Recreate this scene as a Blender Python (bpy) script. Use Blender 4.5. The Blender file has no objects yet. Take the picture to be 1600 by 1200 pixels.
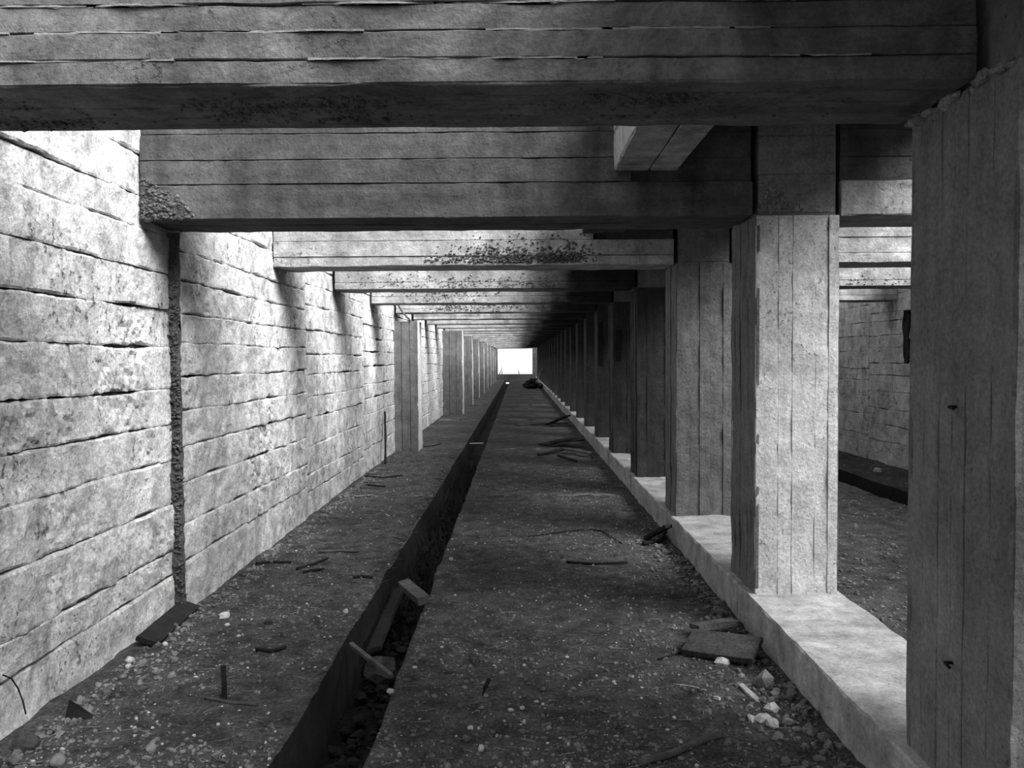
import bpy, bmesh, math, random
from mathutils import Vector, Matrix, noise, Euler

random.seed(7)
scene = bpy.context.scene
COL = scene.collection

# ------------------------------------------------------------------ camera
FPX = 1250.0
cam_data = bpy.data.cameras.new('camera')
cam_data.sensor_width = 36.0
cam_data.lens = 36.0 * FPX / 1600.0
cam_data.clip_end = 300.0
cam_data.clip_start = 0.02
cam = bpy.data.objects.new('camera', cam_data)
COL.objects.link(cam)
CAMZ = 1.6
yaw = math.atan(10 / FPX)
pitch = math.atan(39 / FPX)
R = Matrix.Rotation(yaw, 3, 'Z') @ Matrix.Rotation(math.pi / 2 - pitch, 3, 'X') @ Matrix.Rotation(math.radians(-0.35), 3, 'Z')
cam.matrix_world = Matrix.Translation((0, 0, CAMZ)) @ R.to_4x4()
scene.camera = cam

# ------------------------------------------------------------------ light
world = bpy.data.worlds.new('overcast_sky')
scene.world = world
world.use_nodes = True
bg = world.node_tree.nodes['Background']
bg.inputs['Color'].default_value = (0.93, 0.93, 0.93, 1)
bg.inputs['Strength'].default_value = 0.80

sun_d = bpy.data.lights.new('hazy_sun', 'SUN')
sun_d.energy = 8.0
sun_d.angle = math.radians(40)
sun = bpy.data.objects.new('hazy_sun', sun_d)
COL.objects.link(sun)
sdir = Vector((-0.68, 0.52, -0.86)).normalized()      # direction the light travels
sun.rotation_euler = sdir.to_track_quat('-Z', 'Y').to_euler()
sun.location = (6, -4, 14)

scene.view_settings.view_transform = 'Standard'
scene.view_settings.look = 'None'
scene.view_settings.gamma = 1.0
scene.view_settings.use_curve_mapping = False
scene.view_settings.exposure = 0.58

# ------------------------------------------------------------------ main dimensions (metres)
WL = -2.20          # face of left wall
WR = 5.50           # face of right wall
Y0, Y1 = -3.9, 62.0 # passage ends
BAY = 2.33
BZ = 2.42           # underside of cross beams
TOP = 3.10          # top of beams and walls
BT = 0.46           # beam thickness along the passage
CX0, CX1 = 1.38, 1.856
CD = 0.52
PZ = 0.214          # plinth top
PX0, PX1 = 1.33, 1.90
TRL = (-0.98, -0.63)
TRR = (4.15, 4.57)
STX = (0.56, 0.93)  # stringer
def by(k): return 2.40 if k == 1 else 4.66 + BAY * (k - 2)
def cy(k): return 2.23 if k == 1 else 4.66 + BAY * (k - 2)
NB = 26

def floor_pt(px, py, z=0.0):
    d = R @ Vector(((px - 800) / FPX, (600 - py) / FPX, -1.0))
    t = (z - CAMZ) / d.z
    return Vector((d.x * t, d.y * t, z))

# ------------------------------------------------------------------ materials
def new_mat(name):
    m = bpy.data.materials.new(name); m.use_nodes = True
    nt = m.node_tree
    b = nt.nodes['Principled BSDF']
    b.inputs['Specular IOR Level'].default_value = 0.2
    return m, nt, b

def concrete(name, base, grain='X', contrast=0.5, streak=0.5, drip=0.0, bump=0.6, rough=0.92, pit=0.5, stain=0.5, gscale=1.0, fine=0.3, pscale=38.0, plo=0.60, blotch=0.0, roof_shade=0.0):
    m, nt, b = new_mat(name)
    N, L = nt.nodes, nt.links
    geo = N.new('ShaderNodeNewGeometry')
    def noise_tex(scale, detail, rough_, vec=None, dist=0.0):
        n = N.new('ShaderNodeTexNoise')
        n.inputs['Scale'].default_value = scale
        n.inputs['Detail'].default_value = detail
        n.inputs['Roughness'].default_value = rough_
        n.inputs['Distortion'].default_value = dist
        L.new(vec or geo.outputs['Position'], n.inputs['Vector'])
        return n.outputs['Fac']
    def mapped(s):
        mp = N.new('ShaderNodeMapping'); mp.inputs['Scale'].default_value = s
        L.new(geo.outputs['Position'], mp.inputs['Vector'])
        return mp.outputs['Vector']
    def rng(v, a, c, lo, hi):
        r = N.new('ShaderNodeMapRange'); r.clamp = True
        r.inputs['From Min'].default_value = a; r.inputs['From Max'].default_value = c
        r.inputs['To Min'].default_value = lo; r.inputs['To Max'].default_value = hi
        L.new(v, r.inputs['Value']); return r.outputs['Result']
    def op(o, a, c):
        n = N.new('ShaderNodeMath'); n.operation = o
        for i, v in enumerate((a, c)):
            if isinstance(v, (int, float)): n.inputs[i].default_value = v
            else: L.new(v, n.inputs[i])
        return n.outputs[0]
    hi, lo = 15.0 * gscale, 1.1
    gs = {'X': (lo, hi, hi), 'Y': (hi, lo, hi), 'Z': (hi, hi, lo)}[grain]
    large = noise_tex(0.9, 5, 0.6, dist=0.4)
    mid = noise_tex(7.0, 9, 0.68)
    grit = noise_tex(60.0, 6, 0.75)
    st = noise_tex(1.0, 7, 0.62, mapped(gs))
    v = rng(large, 0.32, 0.68, 1 - stain * 0.55, 1 + stain * 0.22)
    v = op('MULTIPLY', v, rng(mid, 0.3, 0.7, 1 - contrast * 0.6, 1 + contrast * 0.35))
    v = op('MULTIPLY', v, rng(st, 0.3, 0.7, 1 - streak * 0.6, 1 + streak * 0.4))
    v = op('MULTIPLY', v, rng(grit, 0.3, 0.7, 1 - fine, 1 + fine * 0.7))
    if drip > 0:
        dr = noise_tex(1.0, 4, 0.55, mapped((5.0, 5.0, 0.35)))
        v = op('MULTIPLY', v, rng(dr, 0.5, 0.72, 1.0, 1 - drip))
    pits_mask = noise_tex(pscale, 5, 0.65)
    pits = rng(pits_mask, plo, plo + 0.09, 1.0, 1 - pit * 0.85)
    patch = rng(noise_tex(2.1, 3, 0.5), 0.45, 0.62, 0.0, 1.0)
    pits = op('ADD', op('MULTIPLY', pits, patch), op('SUBTRACT', 1.0, patch))
    v = op('MULTIPLY', v, pits)
    if blotch > 0:
        bl = noise_tex(3.3, 12, 0.72, dist=1.2)
        v = op('MULTIPLY', v, rng(bl, 0.47, 0.60, 1.0, 1 - blotch))
    if roof_shade > 0:      # roof shade painted into the colour on the deep beams' column side
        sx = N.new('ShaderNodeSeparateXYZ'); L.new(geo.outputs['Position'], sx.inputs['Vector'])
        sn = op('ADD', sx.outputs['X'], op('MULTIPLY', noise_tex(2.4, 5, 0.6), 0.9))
        v = op('MULTIPLY', v, rng(sn, 0.60, 1.15, 1.0, 1 - roof_shade))
    v = op('MULTIPLY', v, base)
    v = op('MINIMUM', v, 0.92)
    L.new(v, b.inputs['Base Color'])
    b.inputs['Roughness'].default_value = rough
    h = op('ADD', op('MULTIPLY', mid, 0.7), op('MULTIPLY', st, 0.35 * streak))
    h = op('ADD', h, op('MULTIPLY', grit, 0.22))
    h = op('ADD', h, op('MULTIPLY', pits, 0.25))
    bp = N.new('ShaderNodeBump')
    bp.inputs['Strength'].default_value = bump
    bp.inputs['Distance'].default_value = 0.03
    L.new(h, bp.inputs['Height'])
    L.new(bp.outputs['Normal'], b.inputs['Normal'])
    return m

M = {}
M['wall'] = concrete('wall_concrete', 0.64, 'Y', contrast=0.6, streak=0.10, drip=0.25, bump=0.85, pit=0.95, stain=0.45, fine=0.5, pscale=24.0, plo=0.565, blotch=0.36)
M['joint'] = concrete('joint_dirt', 0.10, 'Y', contrast=0.8, streak=0.3, bump=1.0)
M['joint_grey'] = concrete('joint_mortar', 0.16, 'X', contrast=0.6, streak=0.1, bump=0.8)
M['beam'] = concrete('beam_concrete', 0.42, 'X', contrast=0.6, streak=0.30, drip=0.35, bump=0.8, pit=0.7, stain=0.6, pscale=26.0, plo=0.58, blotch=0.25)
M['beam_roof_shade'] = concrete('beam_concrete_roof_shade', 0.42, 'X', contrast=0.6, streak=0.30, drip=0.35, bump=0.8, pit=0.7, stain=0.6, pscale=26.0, plo=0.58, blotch=0.25, roof_shade=0.93)  # beam concrete with the roof strip's shade painted in
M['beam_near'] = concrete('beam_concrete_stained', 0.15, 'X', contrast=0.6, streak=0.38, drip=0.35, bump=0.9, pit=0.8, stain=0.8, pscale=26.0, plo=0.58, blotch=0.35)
M['beam_dark'] = concrete('beam_concrete_stained_shaded', 0.085, 'X', contrast=0.7, streak=0.35, drip=0.5, bump=0.9, pit=0.7, stain=0.9)  # stain on the second beam, painted roof shade on recesses and stringers
M['rubble_dark'] = concrete('rubble_sooty', 0.06, 'X', contrast=1.0, streak=0.1, bump=1.0, fine=0.6)
M['fin'] = concrete('form_fin_concrete', 0.24, 'X', contrast=0.8, streak=0.2, bump=0.8)
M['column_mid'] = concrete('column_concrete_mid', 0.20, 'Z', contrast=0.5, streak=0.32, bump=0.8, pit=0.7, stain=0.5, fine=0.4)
M['sill'] = concrete('dirty_sill', 0.15, 'X', contrast=1.2, streak=0.2, bump=1.0, stain=0.9, fine=0.7)
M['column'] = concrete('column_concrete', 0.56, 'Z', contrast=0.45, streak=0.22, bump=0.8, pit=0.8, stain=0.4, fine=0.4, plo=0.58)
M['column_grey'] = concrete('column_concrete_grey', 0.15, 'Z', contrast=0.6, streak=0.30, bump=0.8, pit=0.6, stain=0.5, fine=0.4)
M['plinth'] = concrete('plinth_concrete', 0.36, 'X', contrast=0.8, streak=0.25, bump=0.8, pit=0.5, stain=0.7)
M['column_dark'] = concrete('column_concrete_shaded', 0.045, 'Z', contrast=0.6, streak=0.4, bump=0.8, pit=0.6, stain=0.6, fine=0.4)  # column concrete with the shade of the far row painted in
M['slab'] = concrete('slab_concrete', 0.08, 'Y', contrast=0.5, streak=0.3, bump=0.6)
M['dirt'] = concrete('floor_dirt', 0.072, 'X', contrast=1.3, streak=0.1, bump=1.0, rough=0.95, pit=0.5, stain=0.8, fine=0.9)
M['trench'] = concrete('trench_earth', 0.012, 'Y', contrast=1.0, streak=0.3, bump=1.2, fine=0.8)
M['aggregate'] = concrete('exposed_aggregate', 0.10, 'X', contrast=1.0, streak=0.0, bump=0.8, fine=0.6)
M['agg_light'] = concrete('exposed_aggregate_pale', 0.28, 'X', contrast=1.0, streak=0.0, bump=0.8, fine=0.6)
M['wood'] = concrete('old_dark_wood', 0.018, 'X', contrast=0.6, streak=0.6, bump=0.6)
M['wood_mid'] = concrete('weathered_wood', 0.085, 'X', contrast=0.6, streak=0.6, bump=0.6)
M['stone'] = concrete('pale_stone', 0.42, 'X', contrast=0.6, streak=0.0, bump=0.5)
M['gravel'] = concrete('grey_gravel', 0.17, 'X', contrast=1.4, streak=0.0, bump=0.5, stain=0.9)
M['straw'] = concrete('dry_straw', 0.16, 'X', contrast=1.0, streak=0.0, bump=0.2)
M['weed'] = concrete('dark_weed', 0.03, 'Z', contrast=0.8, streak=0.0, bump=0.2)
M['rust'] = concrete('rusty_iron', 0.010, 'Z', contrast=0.6, streak=0.3, bump=0.6, rough=0.8)
M['yard'] = concrete('yard_wall_plaster', 0.85, 'Y', contrast=0.3, streak=0.1, bump=0.3, pit=0.8)

# ------------------------------------------------------------------ helpers
def setp(o, label=None, cat=None, group=None, kind=None):
    if label: o['label'] = label
    if cat: o['category'] = cat
    if group: o['group'] = group
    if kind: o['kind'] = kind
    return o

def empty(name, loc):
    o = bpy.data.objects.new(name, None); COL.objects.link(o)
    o.location = loc; o.empty_display_size = 0.1
    return o

def mesh_obj(name, verts, faces, mat, parent=None, loc=None, smooth=False):
    """verts are world coordinates; the object's origin goes to loc."""
    if loc is None:
        n = len(verts)
        loc = Vector((sum(v[0] for v in verts) / n, sum(v[1] for v in verts) / n, min(v[2] for v in verts)))
    loc = Vector(loc)
    me = bpy.data.meshes.new(name)
    me.from_pydata([(v[0] - loc.x, v[1] - loc.y, v[2] - loc.z) for v in verts], [], faces)
    me.materials.append(mat)
    if smooth:
        me.polygons.foreach_set('use_smooth', [True] * len(me.polygons))
    me.update()
    o = bpy.data.objects.new(name, me); COL.objects.link(o)
    if parent is not None:
        o.parent = parent
        pl = parent.matrix_world.translation if parent.parent else Vector(parent.location)
        o.location = loc - pl
    else:
        o.location = loc
    return o

def fbm(p, s, seed=0.0):
    return noise.fractal(Vector((p[0] * s + seed, p[1] * s + seed * 1.7, p[2] * s - seed)), 0.8, 2.0, 4)

def slab(O, u, v, n, Lu, Lv, t, nu=8, nv=3, amp=0.004, edge=0.006, bev=0.006, seed=0.0, out=None):
    """Rough board: O corner on the back plane, grown Lu along u, Lv along v, t along n."""
    O, u, v, n = Vector(O), Vector(u), Vector(v), Vector(n)
    verts, faces = ([], []) if out is None else out
    b0 = len(verts)
    bu, bv = min(bev * 1.3, Lu * 0.2), min(bev * 1.3, Lv * 0.2)
    us = [0.0] + [bu + (Lu - 2 * bu) * i / nu for i in range(nu + 1)] + [Lu]
    vs = [0.0] + [bv + (Lv - 2 * bv) * i / nv for i in range(nv + 1)] + [Lv]
    W, H = len(us), len(vs)
    for j, vv in enumerate(vs):
        for i, uu in enumerate(us):
            p = O + u * uu + v * vv
            d = t
            eu = (i == 0) or (i == W - 1); ev = (j == 0) or (j == H - 1)
            d += amp * fbm(p, 4.0, seed)
            q = p.copy()
            if eu or ev:
                d -= bev
            if j == 0: q += v * (edge * abs(fbm(p, 9.0, seed + 3)) * 1.6)
            if j == H - 1: q -= v * (edge * abs(fbm(p, 9.0, seed + 9)) * 1.6)
            if i == 0: q += u * (edge * abs(fbm(p, 9.0, seed + 5)) * 1.6)
            if i == W - 1: q -= u * (edge * abs(fbm(p, 9.0, seed + 7)) * 1.6)
            verts.append(q + n * max(d, 0.001))
    for j in range(H - 1):
        for i in range(W - 1):
            a = b0 + j * W + i
            faces.append((a, a + 1, a + W + 1, a + W))
    ring = [b0 + i for i in range(W)] + [b0 + j * W + W - 1 for j in range(1, H)] + \
           [b0 + (H - 1) * W + i for i in range(W - 2, -1, -1)] + [b0 + j * W for j in range(H - 2, 0, -1)]
    back = []
    for r in ring:
        p = Vector(verts[r]); p -= n * ((p - O).dot(n))
        back.append(len(verts)); verts.append(p)
    K = len(ring)
    for i in range(K):
        j = (i + 1) % K
        faces.append((ring[j], ring[i], back[i], back[j]))
    faces.append(tuple(back[::-1]) if False else tuple(back))
    return verts, faces

X_, Y_, Z_ = Vector((1, 0, 0)), Vector((0, 1, 0)), Vector((0, 0, 1))

def board(name, mat, parent, O, u, v, n, Lu, Lv, t, **kw):
    vs, fs = slab(O, u, v, n, Lu, Lv, t, **kw)
    return mesh_obj(name, vs, fs, mat, parent)

def box_vf(x0, x1, y0, y1, z0, z1, out=None):
    verts, faces = ([], []) if out is None else out
    b = len(verts)
    verts += [Vector(p) for p in ((x0, y0, z0), (x1, y0, z0), (x1, y1, z0), (x0, y1, z0), (x0, y0, z1), (x1, y0, z1), (x1, y1, z1), (x0, y1, z1))]
    faces += [tuple(b + i for i in f) for f in ((0, 3, 2, 1), (4, 5, 6, 7), (0, 1, 5, 4), (1, 2, 6, 5), (2, 3, 7, 6), (3, 0, 4, 7))]
    return verts, faces

def box(name, mat, parent, x0, x1, y0, y1, z0, z1):
    vs, fs = box_vf(x0, x1, y0, y1, z0, z1)
    return mesh_obj(name, vs, fs, mat, parent)

ICO_V, ICO_F = [], []
def _ico():
    bm = bmesh.new(); bmesh.ops.create_icosphere(bm, subdivisions=1, radius=1.0)
    bm.verts.ensure_lookup_table()
    ICO_V.extend([v.co.copy() for v in bm.verts]); ICO_F.extend([tuple(v.index for v in f.verts) for f in bm.faces]); bm.free()
_ico()
ICO2_V, ICO2_F = [], []
def _ico2():
    bm = bmesh.new(); bmesh.ops.create_icosphere(bm, subdivisions=2, radius=1.0)
    ICO2_V.extend([v.co.copy() for v in bm.verts]); ICO2_F.extend([tuple(v.index for v in f.verts) for f in bm.faces]); bm.free()
_ico2()

def lump(out, c, s, jit=0.25, rnd=random, hi=False):
    verts, faces = out; b = len(verts)
    rot = Euler((rnd.uniform(0, 6.28), rnd.uniform(0, 6.28), rnd.uniform(0, 6.28))).to_matrix()
    sc = Vector((s * rnd.uniform(.7, 1.3), s * rnd.uniform(.7, 1.3), s * rnd.uniform(.55, 1.0)))
    V, F = (ICO2_V, ICO2_F) if hi else (ICO_V, ICO_F)
    for v in V:
        p = rot @ (v * (1 + rnd.uniform(-jit, jit)))
        verts.append(Vector((c[0] + p.x * sc.x, c[1] + p.y * sc.y, c[2] + p.z * sc.z)))
    faces.extend([tuple(b + i for i in f) for f in F])

def tube(out, pts, r0, r1=None, sides=6):
    verts, faces = out
    r1 = r0 if r1 is None else r1
    pts = [Vector(p) for p in pts]; n = len(pts); b = len(verts)
    for i, p in enumerate(pts):
        t = (pts[min(i + 1, n - 1)] - pts[max(i - 1, 0)]).normalized()
        a = t.cross(Vector((0, 0, 1)) if abs(t.z) < .9 else Vector((1, 0, 0))).normalized(); c = t.cross(a)
        r = r0 + (r1 - r0) * i / (n - 1)
        for k in range(sides):
            w = 2 * math.pi * k / sides
            verts.append(p + (a * math.cos(w) + c * math.sin(w)) * r)
    for i in range(n - 1):
        for k in range(sides):
            k2 = (k + 1) % sides
            faces.append((b + i * sides + k, b + i * sides + k2, b + (i + 1) * sides + k2, b + (i + 1) * sides + k))
    faces.append(tuple(b + k for k in range(sides))[::-1])
    faces.append(tuple(b + (n - 1) * sides + k for k in range(sides)))
    return out

# ------------------------------------------------------------------ floor with the two drainage trenches
def floor_h(x, y):
    h = 0.020 * fbm((x, y, 0), 0.9, 2.0) + 0.012 * fbm((x, y, 0), 4.5, 5.0)
    # dirt banked against the left wall and the plinth
    return h
def build_floor():
    xs = []
    def span(a, c, n): return [a + (c - a) * i / n for i in range(n)]
    e = 0.012
    xs += span(-2.5, TRL[0] - e, 26) + [TRL[0] - e, TRL[0] + e] + span(TRL[0] + 0.06, TRL[1] - 0.06, 5) + [TRL[1] - e, TRL[1] + e]
    xs += span(TRL[1] + 0.05, PX1, 44) + span(PX1, TRR[0] - e, 26) + [TRR[0] - e, TRR[0] + e, (TRR[0] + TRR[1]) / 2, TRR[1] - e, TRR[1] + e]
    xs += span(TRR[1] + 0.05, 5.9, 12) + [5.9]
    ys = []; y = Y0
    while y < Y1 + 0.3:
        ys.append(y)
        y += 0.20 if y < 2.6 else (0.055 if y < 9 else (0.12 if y < 18 else 0.5))
    ys.append(Y1 + 0.3)
    verts, faces, mats = [], [], []
    W = len(xs)
    for y in ys:
        for x in xs:
            h = floor_h(x, y); xx = x
            for tr in (TRL, TRR):
                wob = 0.014 * fbm((0, y, tr[0]), 2.5, 1.0)
                if tr[0] < x < tr[1]:
                    h = -0.34 + 0.05 * fbm((x, y, 0), 3.0, 8.0)
                if abs(x - tr[0]) < 0.02 or abs(x - tr[1]) < 0.02: xx = x + wob
            verts.append((xx, y, h))
    for j in range(len(ys) - 1):
        for i in range(W - 1):
            a = j * W + i
            faces.append((a, a + 1, a + W + 1, a + W))
            xm = (xs[i] + xs[i + 1]) / 2
            mats.append(1 if (TRL[0] - e < xm < TRL[1] + e or TRR[0] - e < xm < TRR[1] + e) else 0)
    o = mesh_obj('floor', verts, faces, M['dirt'], loc=(0, 0, 0), smooth=True)
    o.data.materials.append(M['trench'])
    o.data.polygons.foreach_set('material_index', mats)
    return setp(o, 'dark dirt and gravel floor of the passage, cut by a narrow trench', 'floor', kind='structure')
floor = build_floor()

# pale concrete sills crossing the dirt floor
for y, w in ((by(4) - 0.02, .10), (by(6) + .1, .12), (by(9), .2), (by(12), .3)):
    for xa, xb in ((-2.15, TRL[0] - .03), (TRL[1] + .03, 1.28)):
        board('floor_sill', M['sill'], floor, (xa, y, -0.02), X_, Y_, Z_, xb - xa, w, 0.022, nu=40, nv=2, amp=0.022, edge=0.03, seed=y)

# ------------------------------------------------------------------ walls with board-marked courses
LEVELS = [
    [0.24, 0.40, 0.695, 0.975, 1.20, 1.43, 1.69, 1.92, 2.15, 2.38, 2.56, 2.80],
    [0.32, 0.55, 0.82, 1.06, 1.28, 1.50, 1.72, 1.90, 2.11, 2.30, 2.55, 2.80],
]
CHIPS = {3: [(7, 4.25, 4.78, .045), (8, 4.45, 4.75, .02), (6, 3.2, 3.62, .035), (6, 3.7, 3.95, .02), (6, 4.10, 4.62, .05), (5, 4.5, 4.75, .03), (5, 3.4, 3.6, .02), (3, 3.6, 4.2, .02), (2, 4.3, 5.0, .02)],
         4: [(3, 6.3, 6.9, .05), (4, 6.75, 7.0, .06), (5, 6.8, 7.0, .05), (2, 6.4, 6.6, .04), (6, 5.1, 5.4, .025), (9, 5.4, 5.55, .05)],
         5: [(4, 8.9, 9.1, .06), (6, 9.7, 10.4, .03)],
         6: [(6, 11.9, 12.7, .07), (5, 12.8, 13.3, .05), (7, 11.7, 12.5, .08), (4, 12.0, 13.6, .06), (8, 12.2, 12.8, .05)]}
def course(parent, side, ya, yb, zlo, zhi, xb, t, nu, nv, seed, lo_i, hi_i, seg_seed, chips):
    """one course of the wall; zlo and zhi are the levels of its lower and upper joint, which wander along the wall"""
    def jz(z, i, y):
        return z + 0.012 * noise.noise(Vector((y * .8, i * 7.3, seg_seed))) + 0.006 * noise.noise(Vector((y * 5, i * 3.3, seg_seed)))
    def gap(i, y):
        n = noise.noise(Vector((y * 3.1, i * 5.7, seg_seed + 4))); m = noise.noise(Vector((y * 17, i * 5.7, seg_seed + 2)))
        j2 = noise.noise(Vector((y * 55, i * 2.7, seg_seed + 6)))
        g = 0.0008 + max(0, n - .02) * 0.011 + max(0, m) * 0.006 + max(0, j2) * .004 * (n > -.15)
        for ci, c0, c1, cg in chips:
            if ci == i and c0 < y < c1:
                g += cg * .42 * max(.1, .5 + 0.9 * noise.noise(Vector((y * 23, i, 1)))) * min(1, (y - c0) / .06, (c1 - y) / .06)
        return g
    n = -side
    bev = 0.006
    us = [0, .004] + [(i / nu) * (yb - ya) for i in range(1, nu)] + [yb - ya - .004, yb - ya]
    vs = [0.0, .05] + [.05 + .9 * j / nv for j in range(1, nv)] + [.95, 1.0]
    verts, faces = [], []
    W, H = len(us), len(vs)
    for j, v in enumerate(vs):
        for i, u in enumerate(us):
            y = ya + u
            a = jz(zlo, lo_i, y) + gap(lo_i, y) * (lo_i > 0); c = jz(zhi, hi_i, y) - gap(hi_i, y)
            z = a + (c - a) * v
            p = (xb, y, z)
            d = t + 0.014 * fbm(p, 1.4, seed) + 0.007 * fbm(p, 9.0, seed)
            for ci, c0, c1, cg in chips:
                if (ci == lo_i or ci == hi_i) and c0 - .05 < y < c1 + .05: d -= .012 * max(0, .2 + fbm(p, 14.0, seed)) * min(1, max(0, (y - c0 + .05) / .1), max(0, (c1 + .05 - y) / .1))
            if j in (0, H - 1):
                ji = lo_i if j == 0 else hi_i
                mk = noise.noise(Vector((y * 3.1, ji * 5.7, seg_seed + 4))) + .5 * noise.noise(Vector((y * 11, ji * 5.7, seg_seed + 8)))
                d -= .0015 + .014 * max(0, min(.8, mk + .1)) + .004 * abs(noise.noise(Vector((y * 14, z * 14, 3))))
            elif i in (0, W - 1): d -= .003
            verts.append(Vector((xb + n * d, y, z)))
    for j in range(H - 1):
        for i in range(W - 1):
            q = j * W + i
            f = (q, q + 1, q + W + 1, q + W)
            faces.append(f if side > 0 else f[::-1])
    ring = list(range(W)) + [j * W + W - 1 for j in range(1, H)] + [(H - 1) * W + i for i in range(W - 2, -1, -1)] + [j * W for j in range(H - 2, 0, -1)]
    back = []
    for r in ring:
        back.append(len(verts)); verts.append(Vector((xb, verts[r].y, verts[r].z)))
    for i in range(len(ring)):
        k = (i + 1) % len(ring)
        f = (ring[i], back[i], back[k], ring[k])
        faces.append(f if side > 0 else f[::-1])
    mesh_obj('concrete_course', verts, faces, M['wall'], parent, smooth=False)
def wall_segment(parent, side, ya, yb, xf, levels, seed, near, idx):
    zs = [-0.08] + levels + [TOP]
    rnd = random.Random(seed)
    base = -2.32 if side < 0 else 5.62
    t = abs(xf - base)
    chips = CHIPS.get(idx, []) if side < 0 else []
    for i in range(len(zs) - 1):
        cuts = [ya, yb]
        if near and rnd.random() < 0.3 and yb - ya > 1.2:
            cuts.insert(1, ya + (yb - ya) * rnd.uniform(.3, .7))
        for a, c in zip(cuts, cuts[1:]):
            tt = t + rnd.uniform(-0.007, 0.007)
            course(parent, side, a + .0005, c - .0005, zs[i], zs[i + 1], base, tt, max(3, int((c - a) / (0.018 if near and 2 < ya < 7 else 0.035 if near and ya < 12 else 0.08 if near else 0.5))), 9 if near and 2 < ya < 7 else 6 if near and ya < 9 else 3 if near else 1, seed + i * 3.1 + a, i, i + 1, seed, chips)

wl = box('wall_left', M['joint'], None, -2.62, -2.26, Y0, Y1, -0.4, TOP)
setp(wl, 'pale board-marked concrete wall along the left side of the passage', 'wall', kind='structure')
SEGS = [(Y0, -1.9, -2.20, 0, 1), (-1.9, 0.45, -2.20, 1, 1), (0.45, 2.8, -2.20, 0, 1), (2.8, 5.05, -2.20, 0, 1), (5.05, 8.06, -2.14, 1, 1), (8.06, 11.1, -2.16, 0, 1),
        (11.1, 13.95, -2.16, 1, 1), (13.95, 17.3, -2.18, 0, 1), (17.3, 22.0, -2.18, 1, 1), (22.0, 30.0, -2.18, 0, 0), (30, 40, -2.18, 1, 0), (40, 51, -2.18, 0, 0), (51, Y1, -2.18, 1, 0)]
for s, (a, c, xf, lv, nr) in enumerate(SEGS):
    r = random.Random(s)
    lev = [z + (r.uniform(-.03, .03) if s not in (3, 4) else 0) for z in LEVELS[lv]]
    wall_segment(wl, -1, a, c, xf, lev, s * 11.3 + 1, nr, s)

vs, fs = slab((-2.21, 5.047, -.02), X_, Z_, -Y_, .085, 2.43, .012, nu=6, nv=70, amp=.022, edge=.022, bev=.004, seed=2)
o = mesh_obj('rough_joint', vs, fs, M['aggregate'], wl); o['label'] = 'dark ragged vertical construction joint'
wr = box('wall_right', M['joint'], None, 5.56, 5.92, Y0, Y1, -0.4, TOP)
setp(wr, 'board-marked concrete wall of the side passage beyond the columns', 'wall', kind='structure')
for s, (a, c) in enumerate(((Y0, 3.0), (3.0, 7.0), (7.0, 10.2), (10.2, 12.6), (12.6, 15.4), (15.4, 20), (20, 30), (30, 45), (45, Y1))):
    r = random.Random(s + 50)
    lev = [z + r.uniform(-.04, .04) for z in LEVELS[s % 2]]
    wall_segment(wr, 1, a, c, 5.50, lev, s * 7.7 + 40, 2 <= s <= 5, s)

# ------------------------------------------------------------------ plinth
plinth = empty('plinth', ((PX0 + PX1) / 2, Y0, 0))
setp(plinth, 'long low concrete plinth carrying the row of columns', 'plinth')
def build_plinth():
    y = Y0; i = 0
    cuts = [Y0] + [by(k) + BT / 2 for k in range(-1, NB + 1)] + [Y1]
    for a, c in zip(cuts, cuts[1:]):
        near = a < 16
        out = slab((PX0, a + .002, -0.1), X_, Y_, Z_, PX1 - PX0, c - a - .004, PZ + 0.1, nu=8 if near else 2, nv=28 if near else 3, amp=0.010, edge=0.014, bev=0.010, seed=a)
        mesh_obj('plinth_section', out[0], out[1], M['plinth'], plinth)
build_plinth()

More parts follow.
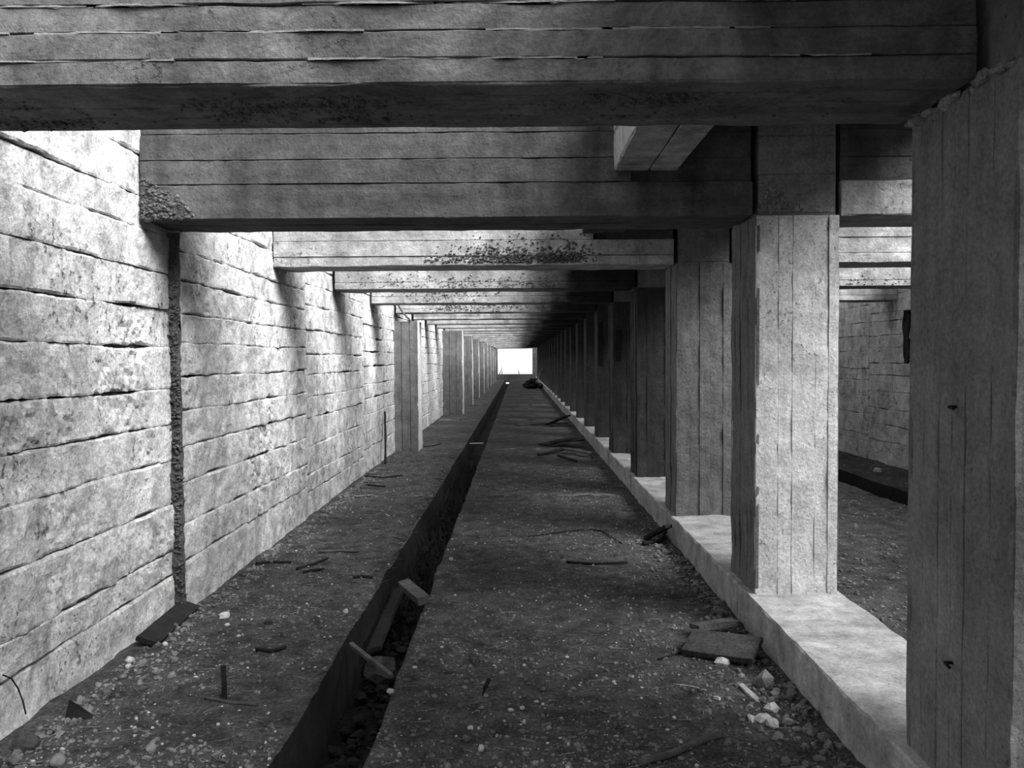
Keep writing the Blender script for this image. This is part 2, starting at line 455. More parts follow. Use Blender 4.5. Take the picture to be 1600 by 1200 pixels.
# ------------------------------------------------------------------ columns
ORD = ['nearest', 'second', 'third', 'fourth', 'fifth', 'sixth', 'seventh', 'eighth', 'ninth', 'tenth', 'eleventh', 'twelfth']
def make_column(k):
    y = cy(k); d = 0.60 if k == 1 else CD
    root = empty('concrete_column', ((CX0 + CX1) / 2, y + d / 2, PZ))
    near = -1 <= k <= 5
    z1 = TOP
    mat = M['column'] if k in (-1, 0, 2) else M['column_grey'] if k in (1, 3) else M['column_dark']  # deeper columns get darker concrete, their shade painted into the colour
    smat = M['column_mid'] if k == 1 else M['column_grey'] if k < 4 else M['column_dark']  # side faces mostly darker than fronts, shade painted into the colour
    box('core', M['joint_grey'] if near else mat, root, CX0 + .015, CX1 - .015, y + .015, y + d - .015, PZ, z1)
    if not near:
        # two strips on each visible face
        for f0, f1 in ((0, .27), (.27, .72), (.72, 1)):
            w = CX1 - CX0
            board('board_strip', mat, root, (CX0 + w * f0, y + .02, PZ), X_, Z_, -Y_, w * (f1 - f0), z1 - PZ, .02, nu=1, nv=4, seed=k + f0, edge=.002, bev=.002)
            board('board_strip', mat, root, (CX0 + .02, y + d * f1, PZ), -Y_, Z_, -X_, d * (f1 - f0), z1 - PZ, .02, nu=1, nv=4, seed=k + f0, edge=.002, bev=.002)
    else:
        rnd = random.Random(k * 5)
        zs = 2.43
        w = CX1 - CX0
        fr = [0, .27, .44, .72, .88, 1] if k == 2 else [0, .2 + rnd.uniform(-.05, .05), .42, .66 + rnd.uniform(-.05, .05), .85, 1]
        fl = [0, .18, .36, .5, .68, .84, 1]
        if k == 1: fl = [0, .17, .33, .46, .58, .80, 1]
        for a, c in zip(fr, fr[1:]):
            t = .02 + rnd.uniform(-.004, .004)
            board('board_strip', mat, root, (CX0 + w * a + .001, y + .02, PZ - .01), X_, Z_, -Y_, w * (c - a) - .0005, zs - PZ, t, nu=3, nv=36, seed=k * 3 + a, edge=.0010, bev=.0015, amp=.009)
            board('board_strip', mat, root, (CX0 + w * c - .001, y + d - .02, PZ - .01), -X_, Z_, Y_, w * (c - a) - .0005, zs - PZ, t, nu=2, nv=12, seed=k * 3 + a, edge=.0010, bev=.0015, amp=.009)
        for a, c in zip(fl, fl[1:]):
            t = .02 + rnd.uniform(-.006, .006) * (.3 if k == 1 else 1)
            board('board_strip', smat, root, (CX0 + .02, y + d * (1 - a) - .001, PZ - .01), -Y_, Z_, -X_, d * (c - a) - .0005, zs - PZ, t, nu=3, nv=36, seed=k * 3 + a + 20, edge=.0010, bev=.0020, amp=.008)
            board('board_strip', smat, root, (CX1 - .02, y + d * a + .001, PZ - .01), Y_, Z_, X_, d * (c - a) - .0005, zs - PZ, t, nu=2, nv=12, seed=k * 3 + a + 20, edge=.0010, bev=.0020, amp=.008)
        # head block between the beam ends
        for za, zb in ((zs + .004, 2.66), (2.664, 2.88), (2.884, z1)):
            board('head_block', M['column_mid'] if k == 2 else M['column_grey'], root, (CX0 + .012, y + .03, za), X_, Z_, -Y_, w - .03, zb - za, .02, nu=8, nv=4, seed=k + za, edge=.006, bev=.005)
    n = k
    if k <= 0:
        lab = 'concrete column on the plinth beside the camera' if k == 0 else 'concrete column on the plinth behind the camera'
    elif k == 1: lab = 'big grey concrete column at the right edge with two iron ties'
    elif k == 2: lab = 'brightly lit pale concrete column with vertical board marks, in front of the gap'
    elif k <= 12: lab = '%s concrete column of the plinth row counted from the camera' % ORD[k - 1]
    else: lab = 'far concrete column in the dark end of the plinth row'
    setp(root, lab, 'column', 'columns standing on the plinth')
    return root
columns = {k: make_column(k) for k in range(-1, NB)}

# ------------------------------------------------------------------ cross beams
def honeycomb(parent, name, mat, pts_fn, n, size, seed):
    rnd = random.Random(seed); out = ([], [])
    c = 0
    while c < n:
        p, ok = pts_fn(rnd)
        if not ok: continue
        lump(out, p, size * rnd.uniform(.5, 1.3), .3, rnd); c += 1
    o = mesh_obj(name, out[0], out[1], mat, parent)
    setp(o, kind='stuff'); o['label'] = 'rough patch of exposed aggregate'
    return o

def make_beam(k, side):
    y = by(k)
    xa, xb = (-2.19 if k <= 2 else -2.13, CX0 - .022) if side == 'L' else (CX1 + .012, WR - .005)
    root = empty('cross_beam', ((xa + xb) / 2, y + BT / 2, BZ))
    near = k <= 7 and (side == 'L' or k <= 6)
    mat = M['beam_dark'] if k == 2 and side == 'L' else M['beam_near'] if k <= 1 and side == 'L' else M['beam_roof_shade'] if k >= 4 and side == 'L' else M['beam']
    if not near:
        box('core', M['slab'], root, xa, xb, y + .02, y + BT - .02, BZ + .012, TOP)
        for za, zb in ((BZ, 2.56), (2.56, 2.74), (2.74, TOP)):
            board('board_strip', mat, root, (xa, y + .03, za), X_, Z_, -Y_, xb - xa, zb - za - .003, .03, nu=10, nv=1, amp=.008, seed=k + za, edge=.008)
        board('soffit', mat, root, (xa, y + BT - .01, BZ + .03), X_, -Y_, -Z_, xb - xa, BT - .02, .03, nu=10, nv=1, amp=.008, seed=k + 3)
    else:
        rnd = random.Random(k * 3 + (side == 'R'))
        box('core', M['joint_grey'], root, xa + .004, xb - .004, y + .038, y + BT - .038, BZ + .02, TOP - .01)
        if k == 1: zs = [BZ, 2.492, 2.575, 2.655, 2.74, 2.86, TOP]
        elif k == 2: zs = [BZ, 2.62, 2.76, 2.91, TOP]
        else: zs = [BZ, 2.50 + rnd.uniform(-.02, .02), 2.64 + rnd.uniform(-.02, .02), 2.80, TOP]
        for za, zb in zip(zs, zs[1:]):
            t = .04 + rnd.uniform(-.004, .006) + (rnd.uniform(-.006, .01) if k == 1 else 0)
            set_back = 0.0
            parts = [(xa, xb, 0)]
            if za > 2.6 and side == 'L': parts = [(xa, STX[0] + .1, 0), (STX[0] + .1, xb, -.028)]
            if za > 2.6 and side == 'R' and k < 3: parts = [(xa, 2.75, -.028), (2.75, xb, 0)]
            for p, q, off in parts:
                board('board_strip', mat if off == 0 else M['beam_dark'], root, (p, y + .04, za + .001), X_, Z_, -Y_, q - p, zb - za - .002, t + off, nu=max(6, int((q - p) / .05)), nv=3, amp=.009, edge=.0035, bev=.003, seed=k * 2 + za + p)  # set-back boards under the roof strip have its shade painted in
            board('board_strip', mat, root, (xb, y + BT - .04, za + .001), -X_, Z_, Y_, xb - xa, zb - za - .002, t, nu=16, nv=1, amp=.009, edge=.0035, bev=.003, seed=k * 2 + za + 40)
        cuts = [0, .5, 1] if k != 1 else [0, .22, .45, .7, 1]
        for a, c in zip(cuts, cuts[1:]):
            board('soffit_board', mat, root, (xa, y + BT * c - .001, BZ + .03), X_, -Y_, -Z_, xb - xa, BT * (c - a) - .002, .03 + rnd.uniform(-.003, .004), nu=60, nv=2, amp=.008, edge=.004, bev=.003, seed=k + a)
    if k == 1 and side == 'L':
        for z in zs[1:-1]:
            x = xa + rnd.uniform(0, .3)
            while x < xb - .3:
                l = min(rnd.uniform(.25, 1.1), xb - .05 - x)
                board('form_fin', M['fin'], root, (x, y + .002, z - .004), X_, Z_, -Y_, l, .009, .006, nu=int(l / .015), nv=1, amp=.013, edge=.009, bev=.002, seed=x + z)
                x += l + rnd.uniform(.05, .7)
    ordn = ORD[k - 1] if 1 <= k <= 12 else None
    where = 'over the main passage' if side == 'L' else 'over the side passage behind the columns'
    if k == 1 and side == 'L': lab = 'huge dark concrete cross beam filling the top of the picture'
    elif k == 2 and side == 'L': lab = 'dark stained concrete cross beam ending at the bright column'
    elif ordn: lab = '%s concrete cross beam from the camera %s' % (ordn, where)
    elif k < 1: lab = 'concrete cross beam %s, %s' % ('above the camera' if k == 0 else 'behind the camera', where)
    else: lab = 'far concrete cross beam near the bright end %s' % where
    setp(root, lab, 'beam', 'cross beams ' + where)
    return root
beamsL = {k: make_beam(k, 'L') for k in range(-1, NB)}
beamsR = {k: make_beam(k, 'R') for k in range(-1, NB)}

# stone pockets where the aggregate shows
def pocket_left(r):
    x = -2.18 + abs(r.gauss(0, .13)); z = BZ + .0 + abs(r.gauss(0, .12)); return (x, 4.66 + r.uniform(-.004, .01), z), (x < -1.85 and z < 2.72 and (x + 2.18) * .6 + (z - BZ) < .26)
honeycomb(beamsL[2], 'stone_pocket', M['aggregate'], pocket_left, 420, .014, 1)
def pocket_b1a(r):
    x = r.gauss(-.72, .16); y = r.gauss(2.62, .08); return (x, y, BZ + r.uniform(-.002, .008)), (2.46 < y < 2.8)
honeycomb(beamsL[1], 'stone_pocket', M['aggregate'], pocket_b1a, 1000, .010, 2)
def pocket_b1b(r):
    x = r.gauss(.45, .22); y = r.gauss(2.6, .08); return (x, y, BZ + r.uniform(-.001, .010)), (2.44 < y < 2.8)
honeycomb(beamsL[1], 'stone_pocket', M['aggregate'], pocket_b1b, 800, .009, 3)
def pocket_b1c(r):
    x = r.gauss(-1.75, .15); y = r.gauss(2.7, .08); return (x, y, BZ + r.uniform(-.001, .010)), (2.5 < y < 2.84)
honeycomb(beamsL[1], 'stone_pocket', M['aggregate'], pocket_b1c, 700, .010, 4)
def pocket_b3(r):
    x = r.choice((r.gauss(-.25, .16), r.gauss(.05, .14), r.gauss(.45, .12), r.uniform(-.8, .6))); z = BZ + .02 + abs(r.gauss(0, .085)); return (x, by(3) + r.uniform(-.004, .012), z), z < 2.72
honeycomb(beamsL[3], 'stone_pocket', M['aggregate'], pocket_b3, 1100, .013, 5)
def pocket_b4(r):
    x = r.gauss(-.6, .8); z = BZ + .02 + abs(r.gauss(0, .06)); return (x, by(4) + r.uniform(-.002, .012), z), -2.0 < x < .5
honeycomb(beamsL[4], 'stone_pocket', M['agg_light'], pocket_b4, 420, .012, 6)
def pocket_b6(r):
    x = r.choice((r.gauss(-1.1, .2), r.gauss(-.3, .25))); z = BZ + .1 + r.gauss(0, .07); return (x, by(6) + r.uniform(-.002, .012), z), -1.9 < x < .4 and z > BZ + .01
honeycomb(beamsL[6], 'stone_pocket', M['agg_light'], pocket_b6, 260, .018, 7)
def pocket_b5(r):
    x = r.gauss(-1.1, .3); z = BZ + .1 + r.gauss(0, .06); return (x, by(5) + r.uniform(-.002, .012), z), z > BZ + .01
honeycomb(beamsL[5], 'stone_pocket', M['agg_light'], pocket_b5, 200, .016, 8)
def pocket_c2(r):
    x = 1.40 + abs(r.gauss(0, .12)); z = 2.44 + abs(r.gauss(0, .09)); return (x, 4.672 + r.uniform(-.004, .008), z), x < 1.72 and (x - 1.39) * .55 + (z - 2.44) < .19
honeycomb(columns[2], 'stone_pocket', M['agg_light'], pocket_c2, 300, .012, 9)
def pocket_r(r):
    x = r.uniform(2.3, 5.3); z = BZ + .02 + abs(r.gauss(0, .05)); return (x, by(4) + r.uniform(-.002, .012), z), True
honeycomb(beamsR[4], 'stone_pocket', M['agg_light'], pocket_r, 260, .015, 10)

def pocket_joint(r):
    z = r.uniform(0, 2.4); return (-2.165 + r.gauss(0, .016), 5.03, z), noise.noise(Vector((0, 0, z * 4))) > -.3
honeycomb(wl, 'stone_pocket', M['aggregate'], pocket_joint, 420, .011, 11)
# ------------------------------------------------------------------ roof left over the column row: stringers and slabs
ceil = empty('ceiling', (1.4, 20, TOP))
setp(ceil, 'remaining concrete roof strip over the row of columns', 'ceiling', kind='structure')
for k in range(-1, NB):
    ya = by(k) + BT - .01; yb = by(k + 1) + .01 if k + 1 < NB else Y1
    st = empty('roof_stringer', ((STX[0] + STX[1]) / 2, (ya + yb) / 2, 2.69))
    near = k <= 4
    box('core', M['slab'], st, STX[0] + .012, STX[1] - .012, ya, yb, 2.70, TOP)
    for za, zb in ((2.69, 2.90), (2.90, TOP)):
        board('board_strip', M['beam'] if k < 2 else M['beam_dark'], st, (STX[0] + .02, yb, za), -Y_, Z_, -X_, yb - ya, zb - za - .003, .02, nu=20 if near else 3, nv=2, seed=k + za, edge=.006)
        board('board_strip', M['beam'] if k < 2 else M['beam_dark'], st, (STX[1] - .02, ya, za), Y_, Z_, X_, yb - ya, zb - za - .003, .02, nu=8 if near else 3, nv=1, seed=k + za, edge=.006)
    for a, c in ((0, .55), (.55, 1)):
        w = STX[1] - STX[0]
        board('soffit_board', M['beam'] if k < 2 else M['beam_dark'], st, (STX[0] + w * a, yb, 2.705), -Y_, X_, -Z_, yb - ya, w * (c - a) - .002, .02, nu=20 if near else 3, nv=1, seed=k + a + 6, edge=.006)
    if k == 1: lab = 'short concrete stringer meeting the dark stained beam left of the bright column'
    elif 2 <= k <= 12: lab = '%s roof stringer from the camera between two cross beams' % ORD[k - 1]
    elif k < 1: lab = 'roof stringer above the camera' if k == 0 else 'roof stringer behind the camera'
    else: lab = 'far roof stringer in the dark end of the passage'
    setp(st, lab, 'stringer', 'roof stringers along the column row')
    board('roof_panel', M['slab'], ceil, (0.50, by(k) + .003, TOP + .12), X_, Y_, -Z_, 2.15 if k < 3 else 2.6 if k == 3 else 3.1, BAY - .006, .115, nu=8, nv=6, amp=.008, seed=k, edge=.01)  # unseen reach over the side passage, widened to shade plinth and columns

# ------------------------------------------------------------------ piers in front of the left wall
def make_pier(y, w, h, lab, d=.5):
    root = empty('wall_pier', (WL + w / 2, y + d / 2, 0))
    box('core', M['column_grey'], root, WL + .03, WL + w - .015, y + .015, y + d - .015, -.05, h - .01)
    n = 3
    for i in range(n):
        board('board_strip', M['column_grey'], root, (WL + .02 + (w - .02) * i / n, y + .02, -.05), X_, Z_, -Y_, (w - .02) / n - .002, h + .05, .02, nu=2, nv=16, seed=y + i, edge=.01, amp=.008)
    for i in range(2):
        board('board_strip', M['column'], root, (WL + w - .02, y + d * i / 2, -.05), Y_, Z_, X_, d / 2 - .002, h + .05, .02, nu=2, nv=16, seed=y + i + 5, edge=.01, amp=.008)  # paler than the front strips: the lit side is painted into the colour
    setp(root, lab, 'pier', 'piers along the left wall')
    return root
make_pier(13.9, .46, 2.27, 'nearest pier against the left wall, grey slab with a ragged edge')
for i, y in enumerate((23.0, 27.9, 32.6, 37.3, 41.9, 46.6, 51.3, 56.0)):
    make_pier(y, .60, BZ + .01, '%s pier along the left wall counted from the camera' % ORD[i + 1])

# ------------------------------------------------------------------ bright far end
we = empty('wall_end', (0, Y1, 0))
setp(we, 'dark end wall around the bright opening at the far end', 'wall', kind='structure')
def endbox(x0, x1, z0, z1): box('wall_block', M['slab'], we, x0, x1, Y1, Y1 + .35, z0, z1)
endbox(-2.3, -1.59, -.2, TOP); endbox(1.09, 5.6, -.2, TOP); endbox(-1.59, 1.09, BZ - .02, TOP); endbox(-1.59, 1.09, -.2, .42)
yard = mesh_obj('ground_outside', [(-30, Y1 + .35, .40), (30, Y1 + .35, .40), (30, 95, .40), (-30, 95, .40)], [(0, 1, 2, 3)], M['plinth'])
setp(yard, 'bare ground in daylight beyond the far opening', 'ground', kind='structure')
yw = empty('wall_yard', (0, 78, .4)); setp(yw, 'sunlit pale wall standing outside beyond the far opening', 'wall', kind='structure')
for i in range(6):
    for j in range(3):
        box('wall_panel', M['yard'], yw, -9 + i * 3, -6.02 + i * 3, 78, 78.3, .4 + j * 1.4, 1.78 + j * 1.4)


# ------------------------------------------------------------------ fittings on the columns
def on_face(x, px, py):
    y = x * FPX / (px - 810); return y, CAMZ + (561 - py) / FPX * y
for px, py in ((1497, 640), (1495, 1045)):
    y, z = on_face(1.38, px, py)
    o = mesh_obj('iron_tie', *tube(([], []), [(1.40, y + .012, z), (1.352, y + .010, z), (1.350, y - .022, z - .003)], .0055, sides=6), M['rust'], columns[1])
    o['label'] = 'dark iron tie stub sticking out of the concrete'
vs, fs = slab((1.385, 2.825, 1.57), -X_, Z_, Y_, .020, .20, .03, nu=3, nv=16, amp=.03, edge=.02, bev=.004, seed=3)
o = mesh_obj('splintered_board', vs, fs, M['wood'], columns[1]); o['label'] = 'black splintered board stuck to the rear edge of the column'
for k, xa, za, zb in ((5, 1.415, 1.56, 2.02), (6, 1.40, 1.46, 2.24)):
    vs, fs = slab((xa, cy(k) + .002, za), X_, Z_, -Y_, .085, zb - za, .014, nu=2, nv=8, amp=.01, edge=.03, bev=.004, seed=k)
    o = mesh_obj('dark_board', vs, fs, M['wood'], columns[k]); o['label'] = 'narrow blackened board fixed to the column face'
out = ([], []); r = random.Random(3)
for i in range(46):
    t = r.random(); lump(out, (1.372 + r.uniform(-.004, .012), 2.25 + .6 * t, 2.425 + r.uniform(-.02, .012)), r.uniform(.012, .026), .3, r)
setp(mesh_obj('broken_edge', out[0], out[1], M['agg_light'], columns[1]), kind='stuff')

# ------------------------------------------------------------------ loose debris
def thing(o, label, cat, group=None): return setp(o, label, cat, group)
def stick(name, label, pix, r0, r1=None, mat='wood', zs=None, group='sticks and boards lying on the floor', cat='stick', sides=6):
    pts = []
    for i, (px, py) in enumerate(pix):
        z = (zs[i] if zs else 0.0)
        p = floor_pt(px, py, z); p.z = z + floor_h(p.x, p.y) + r0 * .8
        pts.append(p)
    fine = []
    for a, c in zip(pts, pts[1:]):
        for t in (0, .33, .66):
            q = a.lerp(c, t); q += Vector((random.uniform(-1, 1), random.uniform(-1, 1), random.uniform(-.3, .3))) * r0 * .35
            fine.append(q)
    fine.append(pts[-1])
    vs, fs = tube(([], []), fine, r0, r1, sides)
    return thing(mesh_obj(name, vs, fs, M[mat], smooth=True), label, cat, group)
def plank(name, label, pa, pb, width, thick, mat='wood', za=0.0, zb=0.0, roll=0.0, group='sticks and boards lying on the floor', cat='board', seed=1.0):
    A = floor_pt(*pa, za); B = floor_pt(*pb, zb)
    A.z += floor_h(A.x, A.y); B.z += floor_h(B.x, B.y)
    u = (B - A); L_ = u.length; u.normalize()
    v = u.cross(Z_).normalized(); v = -v
    n = u.cross(v).normalized()
    if n.z < 0: n = -n; 
    rot = Matrix.Rotation(roll, 3, u); v = rot @ v; n = rot @ n
    if u.cross(v).dot(n) < 0: v = -v
    vs, fs = slab(A - v * width / 2, u, v, n, L_, width, thick, nu=8, nv=3, amp=.004, edge=.006, bev=.003, seed=seed)
    return thing(mesh_obj(name, vs, fs, M[mat]), label, cat, group)

p = floor_pt(350, 1092); h0 = floor_h(p.x, p.y)
thing(mesh_obj('wooden_stake', *tube(([], []), [(p.x, p.y, h0 - .05), (p.x + .001, p.y, h0 + .08), (p.x - .002, p.y, h0 + .168)], .014, .013, 5), M['wood']), 'short dark stake standing upright in the dirt near the left wall', 'stake', 'stakes')
stick('stick', 'pale flat stick lying at the foot of the upright stake', [(320, 1092), (365, 1096), (402, 1100)], .008, .009, 'wood_mid')
p = floor_pt(750, 1090); h0 = floor_h(p.x, p.y)
thing(mesh_obj('wooden_stake', *tube(([], []), [(p.x, p.y, h0 - .03), (p.x + .025, p.y + .02, h0 + .04), (p.x + .045, p.y + .03, h0 + .075)], .013, .010, 5), M['wood']), 'small leaning dark peg in the dirt right of the trench', 'stake', 'stakes')
# dark shard by the left wall
p = floor_pt(120, 1122); h0 = floor_h(p.x, p.y)
vs = [Vector(q) for q in ((p.x - .05, p.y - .02, h0 - .02), (p.x + .07, p.y - .01, h0 - .01), (p.x + .05, p.y + .05, h0 - .01), (p.x - .04, p.y + .05, h0 - .02),
      (p.x - .04, p.y + .01, h0 + .085), (p.x - .018, p.y + .015, h0 + .035), (p.x + .06, p.y + .02, h0 + .016), (p.x - .04, p.y + .025, h0 + .08))]
fs = [(3, 2, 1, 0), (0, 1, 5, 4), (1, 6, 5), (1, 2, 6), (2, 3, 7), (2, 7, 5, 6), (4, 5, 7), (3, 0, 4, 7)]
thing(mesh_obj('metal_shard', vs, fs, M['rust']), 'black curved shard lying by the foot of the left wall', 'shard')
plank('board', 'dark wide board lying along the foot of the left wall', (228, 1008), (296, 948), .13, .025, 'wood', za=.02, zb=.02, roll=.35)
# thin iron wire hanging on the left wall
def wl_pt(px, py, off=.03):
    y = (2.2 - off) * FPX / (810 - px); return Vector((-2.2 + off, y, CAMZ + (561 - py) / FPX * y))
thing(mesh_obj('wire', *tube(([], []), [wl_pt(-12, 1058), wl_pt(2, 1064), wl_pt(12, 1080), wl_pt(19, 1100), wl_pt(23, 1121)], .0035, sides=5), M['rust']), 'thin dark curved wire against the left wall at the picture edge', 'wire')
y = 12.6
thing(mesh_obj('leaning_pole', *tube(([], []), [(-2.06, 12.3, .0), (-2.09, 12.5, .4), (-2.12, 12.65, .78)], .022, .016, 6), M['wood']), 'thin dark pole leaning against the left wall before the first pier', 'pole')
thing(mesh_obj('leaning_pole', *tube(([], []), [(-1.86, 13.9, 2.27), (-2.0, 13.88, 2.42), (-2.12, 13.86, 2.62)], .02, .016, 6), M['wood_mid']), 'pale stick slanting from the top of the first pier to the beam', 'pole')
# trench contents
def tr(px, py, z): return floor_pt(px, py, z)
A, B = tr(633, 918, .02), tr(660, 945, .02)
plank('board', 'short thick board end lying across the trench', (632, 916), (664, 944), .085, .05, 'wood_mid', za=-.02, zb=.0, roll=.2, seed=3)
plank('board', 'thin board strip laid diagonally across the trench', (548, 1010), (612, 1064), .03, .02, 'wood_mid', za=-.02, zb=-.02, seed=4)
plank('board', 'long dark board lying lengthwise inside the trench', (585, 1020), (625, 925), .09, .03, 'wood', za=-.17, zb=-.17, seed=5, roll=-.3)
out = lump_out = ([], [])
c = floor_pt(596, 1038, -.18); lump(out, (c.x, c.y, -.22), .12, .3, random.Random(4), hi=True)
thing(mesh_obj('rubble_block', out[0], out[1], M['rubble_dark']), 'dark lump of rubble in the trench under the diagonal strip', 'rubble')
thing(mesh_obj('metal_strip', *slab((-.93, 15.1, .0), X_, Y_, Z_, .26, .05, .015, nu=4, nv=1), M['stone']), 'short pale strip lying across the trench far down the passage', 'strip')
# right side
stick('branch', 'thick bent branch lying on the floor at the bottom edge', [(1000, 1199), (1050, 1180), (1092, 1160), (1128, 1147)], .014, .017, 'wood_mid')
plank('broken_slab', 'broken dark slab lying tilted against the plinth', (1075, 1005), (1185, 1020), .22, .03, 'rubble_dark', za=.03, zb=.05, roll=.25, cat='slab', group='rubble beside the plinth', seed=8)
plank('broken_slab', 'smaller grey slab fragment above the dark tilted slab', (1085, 985), (1150, 975), .10, .03, 'rubble_dark', za=.05, zb=.05, roll=-.1, cat='slab', group='rubble beside the plinth', seed=9)
stick('stick', 'thin dark stick pointing at the tilted slab', [(1028, 1030), (1075, 1016)], .006, .005)
plank('wood_chip', 'pale splinter of wood near the plinth foot', (1156, 1074), (1186, 1098), .035, .012, 'plinth', cat='chip', group='rubble beside the plinth')
for i, (px, py, s, lab) in enumerate(((1173, 1122, .022, 'grey stone chip at the left of the chip pile by the plinth'), (1192, 1124, .028, 'pale flat stone chip in the middle of the chip pile'), (1205, 1110, .03, 'pale stone chip at the back of the chip pile'), (1208, 1132, .03, 'broad pale stone chip at the front of the chip pile'), (1195, 1076, .05, 'rounded grey stone beside the plinth foot'), (1130, 1036, .034, 'pale angular stone in front of the tilted dark slab'), (1120, 1093, .018, 'small pale stone near the thin pale wire'))):
    p = floor_pt(px, py); out = ([], []); lump(out, (p.x, p.y, floor_h(p.x, p.y) + s * .3), s * 1.15, .4, random.Random(i + 70), hi=False)
    thing(mesh_obj('stone', out[0], out[1], M['stone'] if i != 4 else M['gravel']), lab, 'stone', 'stones beside the plinth')
stick('wire', 'thin pale curved wire lying on the dirt floor', [(1056, 1070), (1080, 1072), (1104, 1080)], .003, .003, 'stone', cat='wire', group='wires')
stick('stick', 'long dark stick lying level in the middle of the floor', [(885, 881), (930, 884), (980, 880)], .012, .008)
stick('stick', 'dark twig behind the long level stick', [(826, 838), (870, 832), (912, 828)], .008, .006)
stick('stick', 'thin twig bending towards the plinth behind the long level stick', [(922, 831), (940, 832), (972, 849)], .007, .004)
plank('board', 'dark board propped against the plinth edge', (1012, 842), (1046, 822), .09, .03, 'wood', za=.0, zb=.16, seed=12)
stick('branch', 'dark curved branch under the propped board', [(1006, 851), (1030, 846), (1046, 828)], .02, .015, zs=[0, 0, .03])
for i, (pa, pb, w, m, za, zb, lab) in enumerate((
        ((842, 711), (886, 702), .10, 'wood', 0, .06, 'left dark board of the board heap by the plinth'),
        ((880, 702), (922, 709), .11, 'wood_mid', .06, .06, 'pale board on the front of the board heap'),
        ((848, 697), (900, 684), .22, 'wood', .02, .10, 'broad black board on the back of the board heap'),
        ((872, 713), (900, 722), .05, 'wood', 0, 0, 'narrow black board in front of the board heap'),
        ((868, 692), (904, 690), .3, 'wood', .05, .12, 'large black board in the middle of the board heap'),
        ((808, 664), (884, 660), .25, 'wood_mid', .01, .02, 'flat grey board lying on the floor behind the board heap'),
        ((856, 664), (888, 650), .3, 'wood', .02, .25, 'black board leaning on the plinth behind the heap'))):
    plank('board', lab, pa, pb, w, .03, m, za=za, zb=zb, group='boards heaped by the plinth', seed=20 + i)
for i, (pts, m, lab) in enumerate((
        ([(464, 890), (490, 882), (512, 874)], 'wood', 'dark stick lying slanted left of the trench'),
        ([(498, 863), (530, 861), (562, 862)], 'wood_mid', 'pale stick behind the slanted stick left of the trench'),
        ([(474, 897), (490, 896), (507, 896)], 'wood', 'short black stick in front of the slanted stick'),
        ([(552, 906), (566, 904), (582, 905)], 'wood', 'short dark stick close to the left trench edge'),
        ([(572, 746), (600, 748), (628, 744)], 'wood', 'dark stick on the floor near the left wall'),
        ([(574, 759), (588, 760), (602, 762)], 'wood', 'short dark stick in front of the stick near the left wall'),
        ([(400, 882), (425, 880), (455, 880)], 'wood', 'thin dark stick at the foot of the left wall'),
        ([(400, 1018), (425, 1022), (447, 1016)], 'wood', 'black stick on the dirt behind the upright stake'),
        ([(662, 700), (676, 697), (690, 694)], 'wood', 'dark stick at the foot of the first pier'))):
    stick('stick', lab, pts, .013, .010, m)
STN = ((203, 1034, .030, 'brightest white stone at the foot of the left wall'), (200, 1043, .018, 'small white stone in front of the brightest stone'), (351, 967, .030, 'flat white stone on the dirt left of the trench'), (355, 979, .016, 'small pale stone in front of the flat white stone'),
       (735, 1139, .016, 'round pale pebble right of the trench near the bottom'), (728, 1157, .018, 'grey pebble below the round pale pebble'), (752, 1171, .018, 'pale pebble lowest of the pebbles right of the trench'), (798, 1112, .013, 'left one of two small pale pebbles'), (816, 1111, .012, 'right one of two small pale pebbles'),
       (258, 1009, .020, 'flat pale stone just in front of the wall board'), (287, 988, .026, 'grey stone right of the wall board'), (420, 975, .030, 'dark rounded stone left of the trench'), (441, 996, .014, 'tiny pale pebble beside the dark rounded stone'), (236, 1174, .026, 'grey stone at the bottom left of the floor'), (40, 1165, .048, 'large dark stone against the left wall at the bottom'), (90, 1193, .035, 'flat grey stone at the bottom left corner'),
       (705, 878, .018, 'small pale stone on the right trench edge'), (738, 965, .014, 'small grey stone right of the short thick board'), (610, 1085, .016, 'white pebble on the right trench edge'), (1371, 738, .055, 'pale block on the side passage floor beyond the trench'), (540, 957, .02, 'pale flat stone beside the trench on the left'))
for i, (px, py, s, lab) in enumerate(STN):
    p = floor_pt(px, py); out = ([], []); lump(out, (p.x, p.y, floor_h(p.x, p.y) + s * .3), s, .18, random.Random(i + 170), hi=True)
    thing(mesh_obj('stone', out[0], out[1], M['rubble_dark'] if 'dark' in lab else M['gravel'] if 'grey' in lab else M['stone'], smooth=(i % 3 == 0)), lab, 'stone', 'stones scattered on the floor')

# ------------------------------------------------------------------ gravel, straw, weeds (uncountable)
def in_trench(x): return TRL[0] - .02 < x < TRL[1] + .02 or TRR[0] - .02 < x < TRR[1] + .02
def scatter(name, label, n, fn, mat):
    out = ([], []); r = random.Random(len(name))
    i = 0
    while i < n:
        if fn(out, r): i += 1
    o = mesh_obj(name, out[0], out[1], M[mat], loc=(0, 6, 0))
    return setp(o, label, 'gravel', kind='stuff')
def g_main(out, r):
    y = 2.6 + 11 * r.random() ** 2.0; x = r.uniform(-2.12, 1.31)
    if in_trench(x): return False
    if noise.noise(Vector((x * 1.5, y * 1.5, 4))) + r.uniform(-.5, .5) < -.1: return False
    s = .003 + .011 * r.random() ** 2.5
    lump(out, (x, y, floor_h(x, y) + s * .2), s, .25, r); return True
scatter('gravel', 'fine dark gravel strewn over the dirt floor', 15000, g_main, 'gravel')
def g_pale(out, r):
    y = 2.6 + 9 * r.random() ** 1.8; x = r.uniform(-2.08, 1.31)
    if in_trench(x): return False
    s = .0025 + .008 * r.random() ** 4
    lump(out, (x, y, floor_h(x, y) + s * .2), s, .25, r); return True
scatter('gravel', 'pale grit sprinkled over the dirt floor', 2200, g_pale, 'stone')
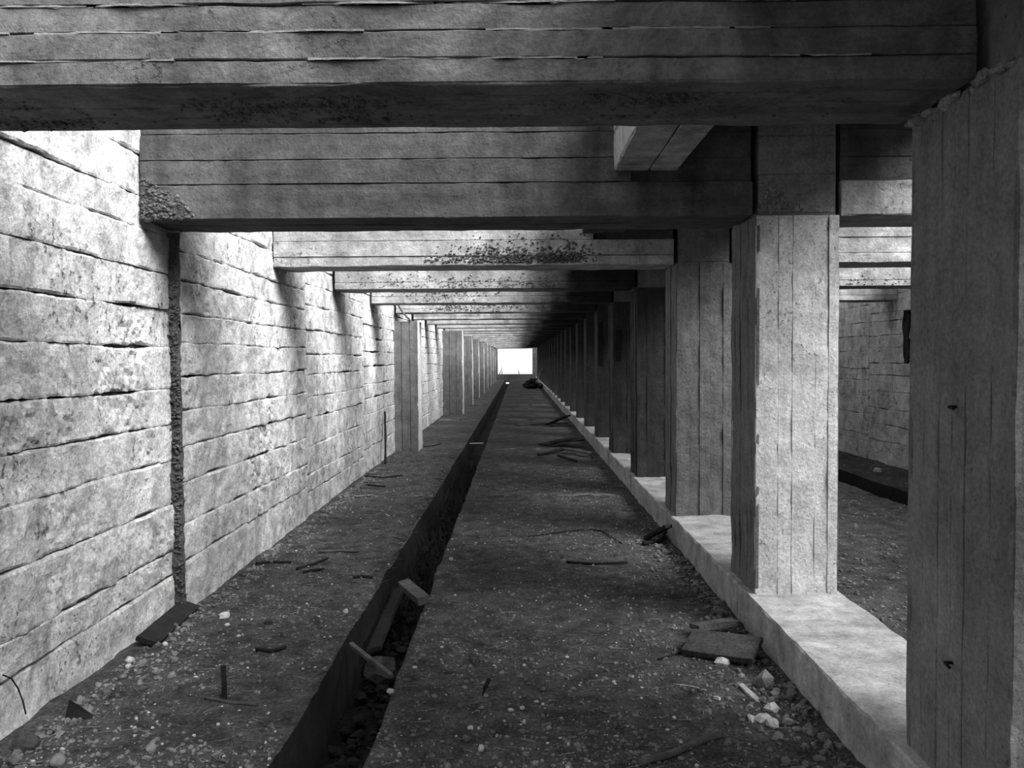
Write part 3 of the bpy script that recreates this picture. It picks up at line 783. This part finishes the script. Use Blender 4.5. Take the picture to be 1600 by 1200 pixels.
def g_side(out, r):
    y = 4.5 + 9 * r.random() ** 1.4; x = r.uniform(1.92, 5.4)
    if in_trench(x): return False
    s = .006 + .016 * r.random() ** 3
    lump(out, (x, y, floor_h(x, y) + s * .2), s, .25, r); return True
scatter('gravel', 'gravel strewn over the side passage floor', 4500, g_side, 'gravel')
def g_trench(out, r):
    y = 2.6 + 12 * r.random() ** 1.6; x = r.uniform(TRL[0] + .04, TRL[1] - .03)
    s = .01 + .035 * r.random() ** 2.5
    lump(out, (x, y, -.33 + .05 * r.random()), s, .3, r); return True
scatter('trench_rubble', 'dark rubble filling the bottom of the trench', 900, g_trench, 'wood')
def g_plinth(out, r):
    t = r.random(); y = 2.7 + 4.5 * r.random(); x = PX0 - abs(r.gauss(0, .12)) - .01
    s = .006 + .02 * r.random() ** 3
    lump(out, (x, y, floor_h(x, y) + s * .3), s, .3, r); return True
scatter('rubble_strip', 'crumbled rubble banked along the plinth foot', 900, g_plinth, 'gravel')
def g_wall(out, r):
    y = 2.7 + 9 * r.random(); x = -2.09 + abs(r.gauss(0, .10)); s = .006 + .02 * r.random() ** 3
    lump(out, (x, y, floor_h(x, y) + s * .3), s, .3, r); return True
scatter('rubble_strip', 'crumbled rubble banked along the left wall foot', 900, g_wall, 'gravel')
def straw(out, r):
    y = 2.7 + 9 * r.random() ** 1.7; x = r.uniform(-2.04, 1.27)
    if in_trench(x): return False
    a = r.uniform(0, 6.28); l = r.uniform(.012, .05); z = floor_h(x, y) + .003
    dx, dy = math.cos(a) * l, math.sin(a) * l * .6
    tube(out, [(x - dx, y - dy, z), (x + dx, y + dy, z + r.uniform(0, .006))], r.uniform(.0008, .0025), sides=3); return True
scatter('straw', 'straw and wood splinters littering the dirt floor', 1500, straw, 'straw')
def weeds(out, r):
    y = 5.5 + 8 * r.random(); x = r.uniform(TRL[0] - .06, TRL[1] + .02); z = -.3 if in_trench(x) else 0
    h = r.uniform(.08, .3) if z < 0 else r.uniform(.01, .05); a = r.uniform(-.12, .12); c = r.uniform(-.12, .12)
    tube(out, [(x, y, z), (x + a * .4, y + c * .4, z + h * .6), (x + a, y + c, z + h)], .004, .0015, 3); return True
scatter('trench_weeds', 'dark dry weeds growing in the trench', 900, weeds, 'weed')

# ------------------------------------------------------------------ heap and poles near the bright end
out = ([], []); r = random.Random(5)
for i in range(60):
    x = .72 + r.gauss(0, .16); y = 44 + r.gauss(0, .8); lump(out, (x, y, max(0, .42 - abs(x - .8) * .7) * r.random() + .05), r.uniform(.1, .24), .3, r)
thing(mesh_obj('rubble_heap', out[0], out[1], M['trench']), 'dark rubble heap at the right just before the bright opening', 'rubble')
thing(mesh_obj('leaning_pole', *tube(([], []), [(.95, 43.4, .3), (1.2, 43.6, .95), (1.35, 43.7, 1.1)], .05, .03, 6), M['wood_mid']), 'pale bent pole sticking out of the far rubble heap', 'pole')
for i, (x0, z0, x1, z1, lab) in enumerate(((-1.50, .4, -1.25, 1.2, 'tall bare twig at the left of the bright opening'), (-1.3, .4, -1.35, .95, 'short bare twig at the left of the bright opening'), (.05, .4, -.1, 1.0, 'thin bare shrub stem in the middle of the bright opening'))):
    thing(mesh_obj('bare_twig', *tube(([], []), [(x0, 63.2, z0), ((x0 + x1) / 2 + .04, 63.2, (z0 + z1) / 2), (x1, 63.2, z1)], .035, .015, 5), M['weed']), lab, 'twig', 'twigs in the far opening')
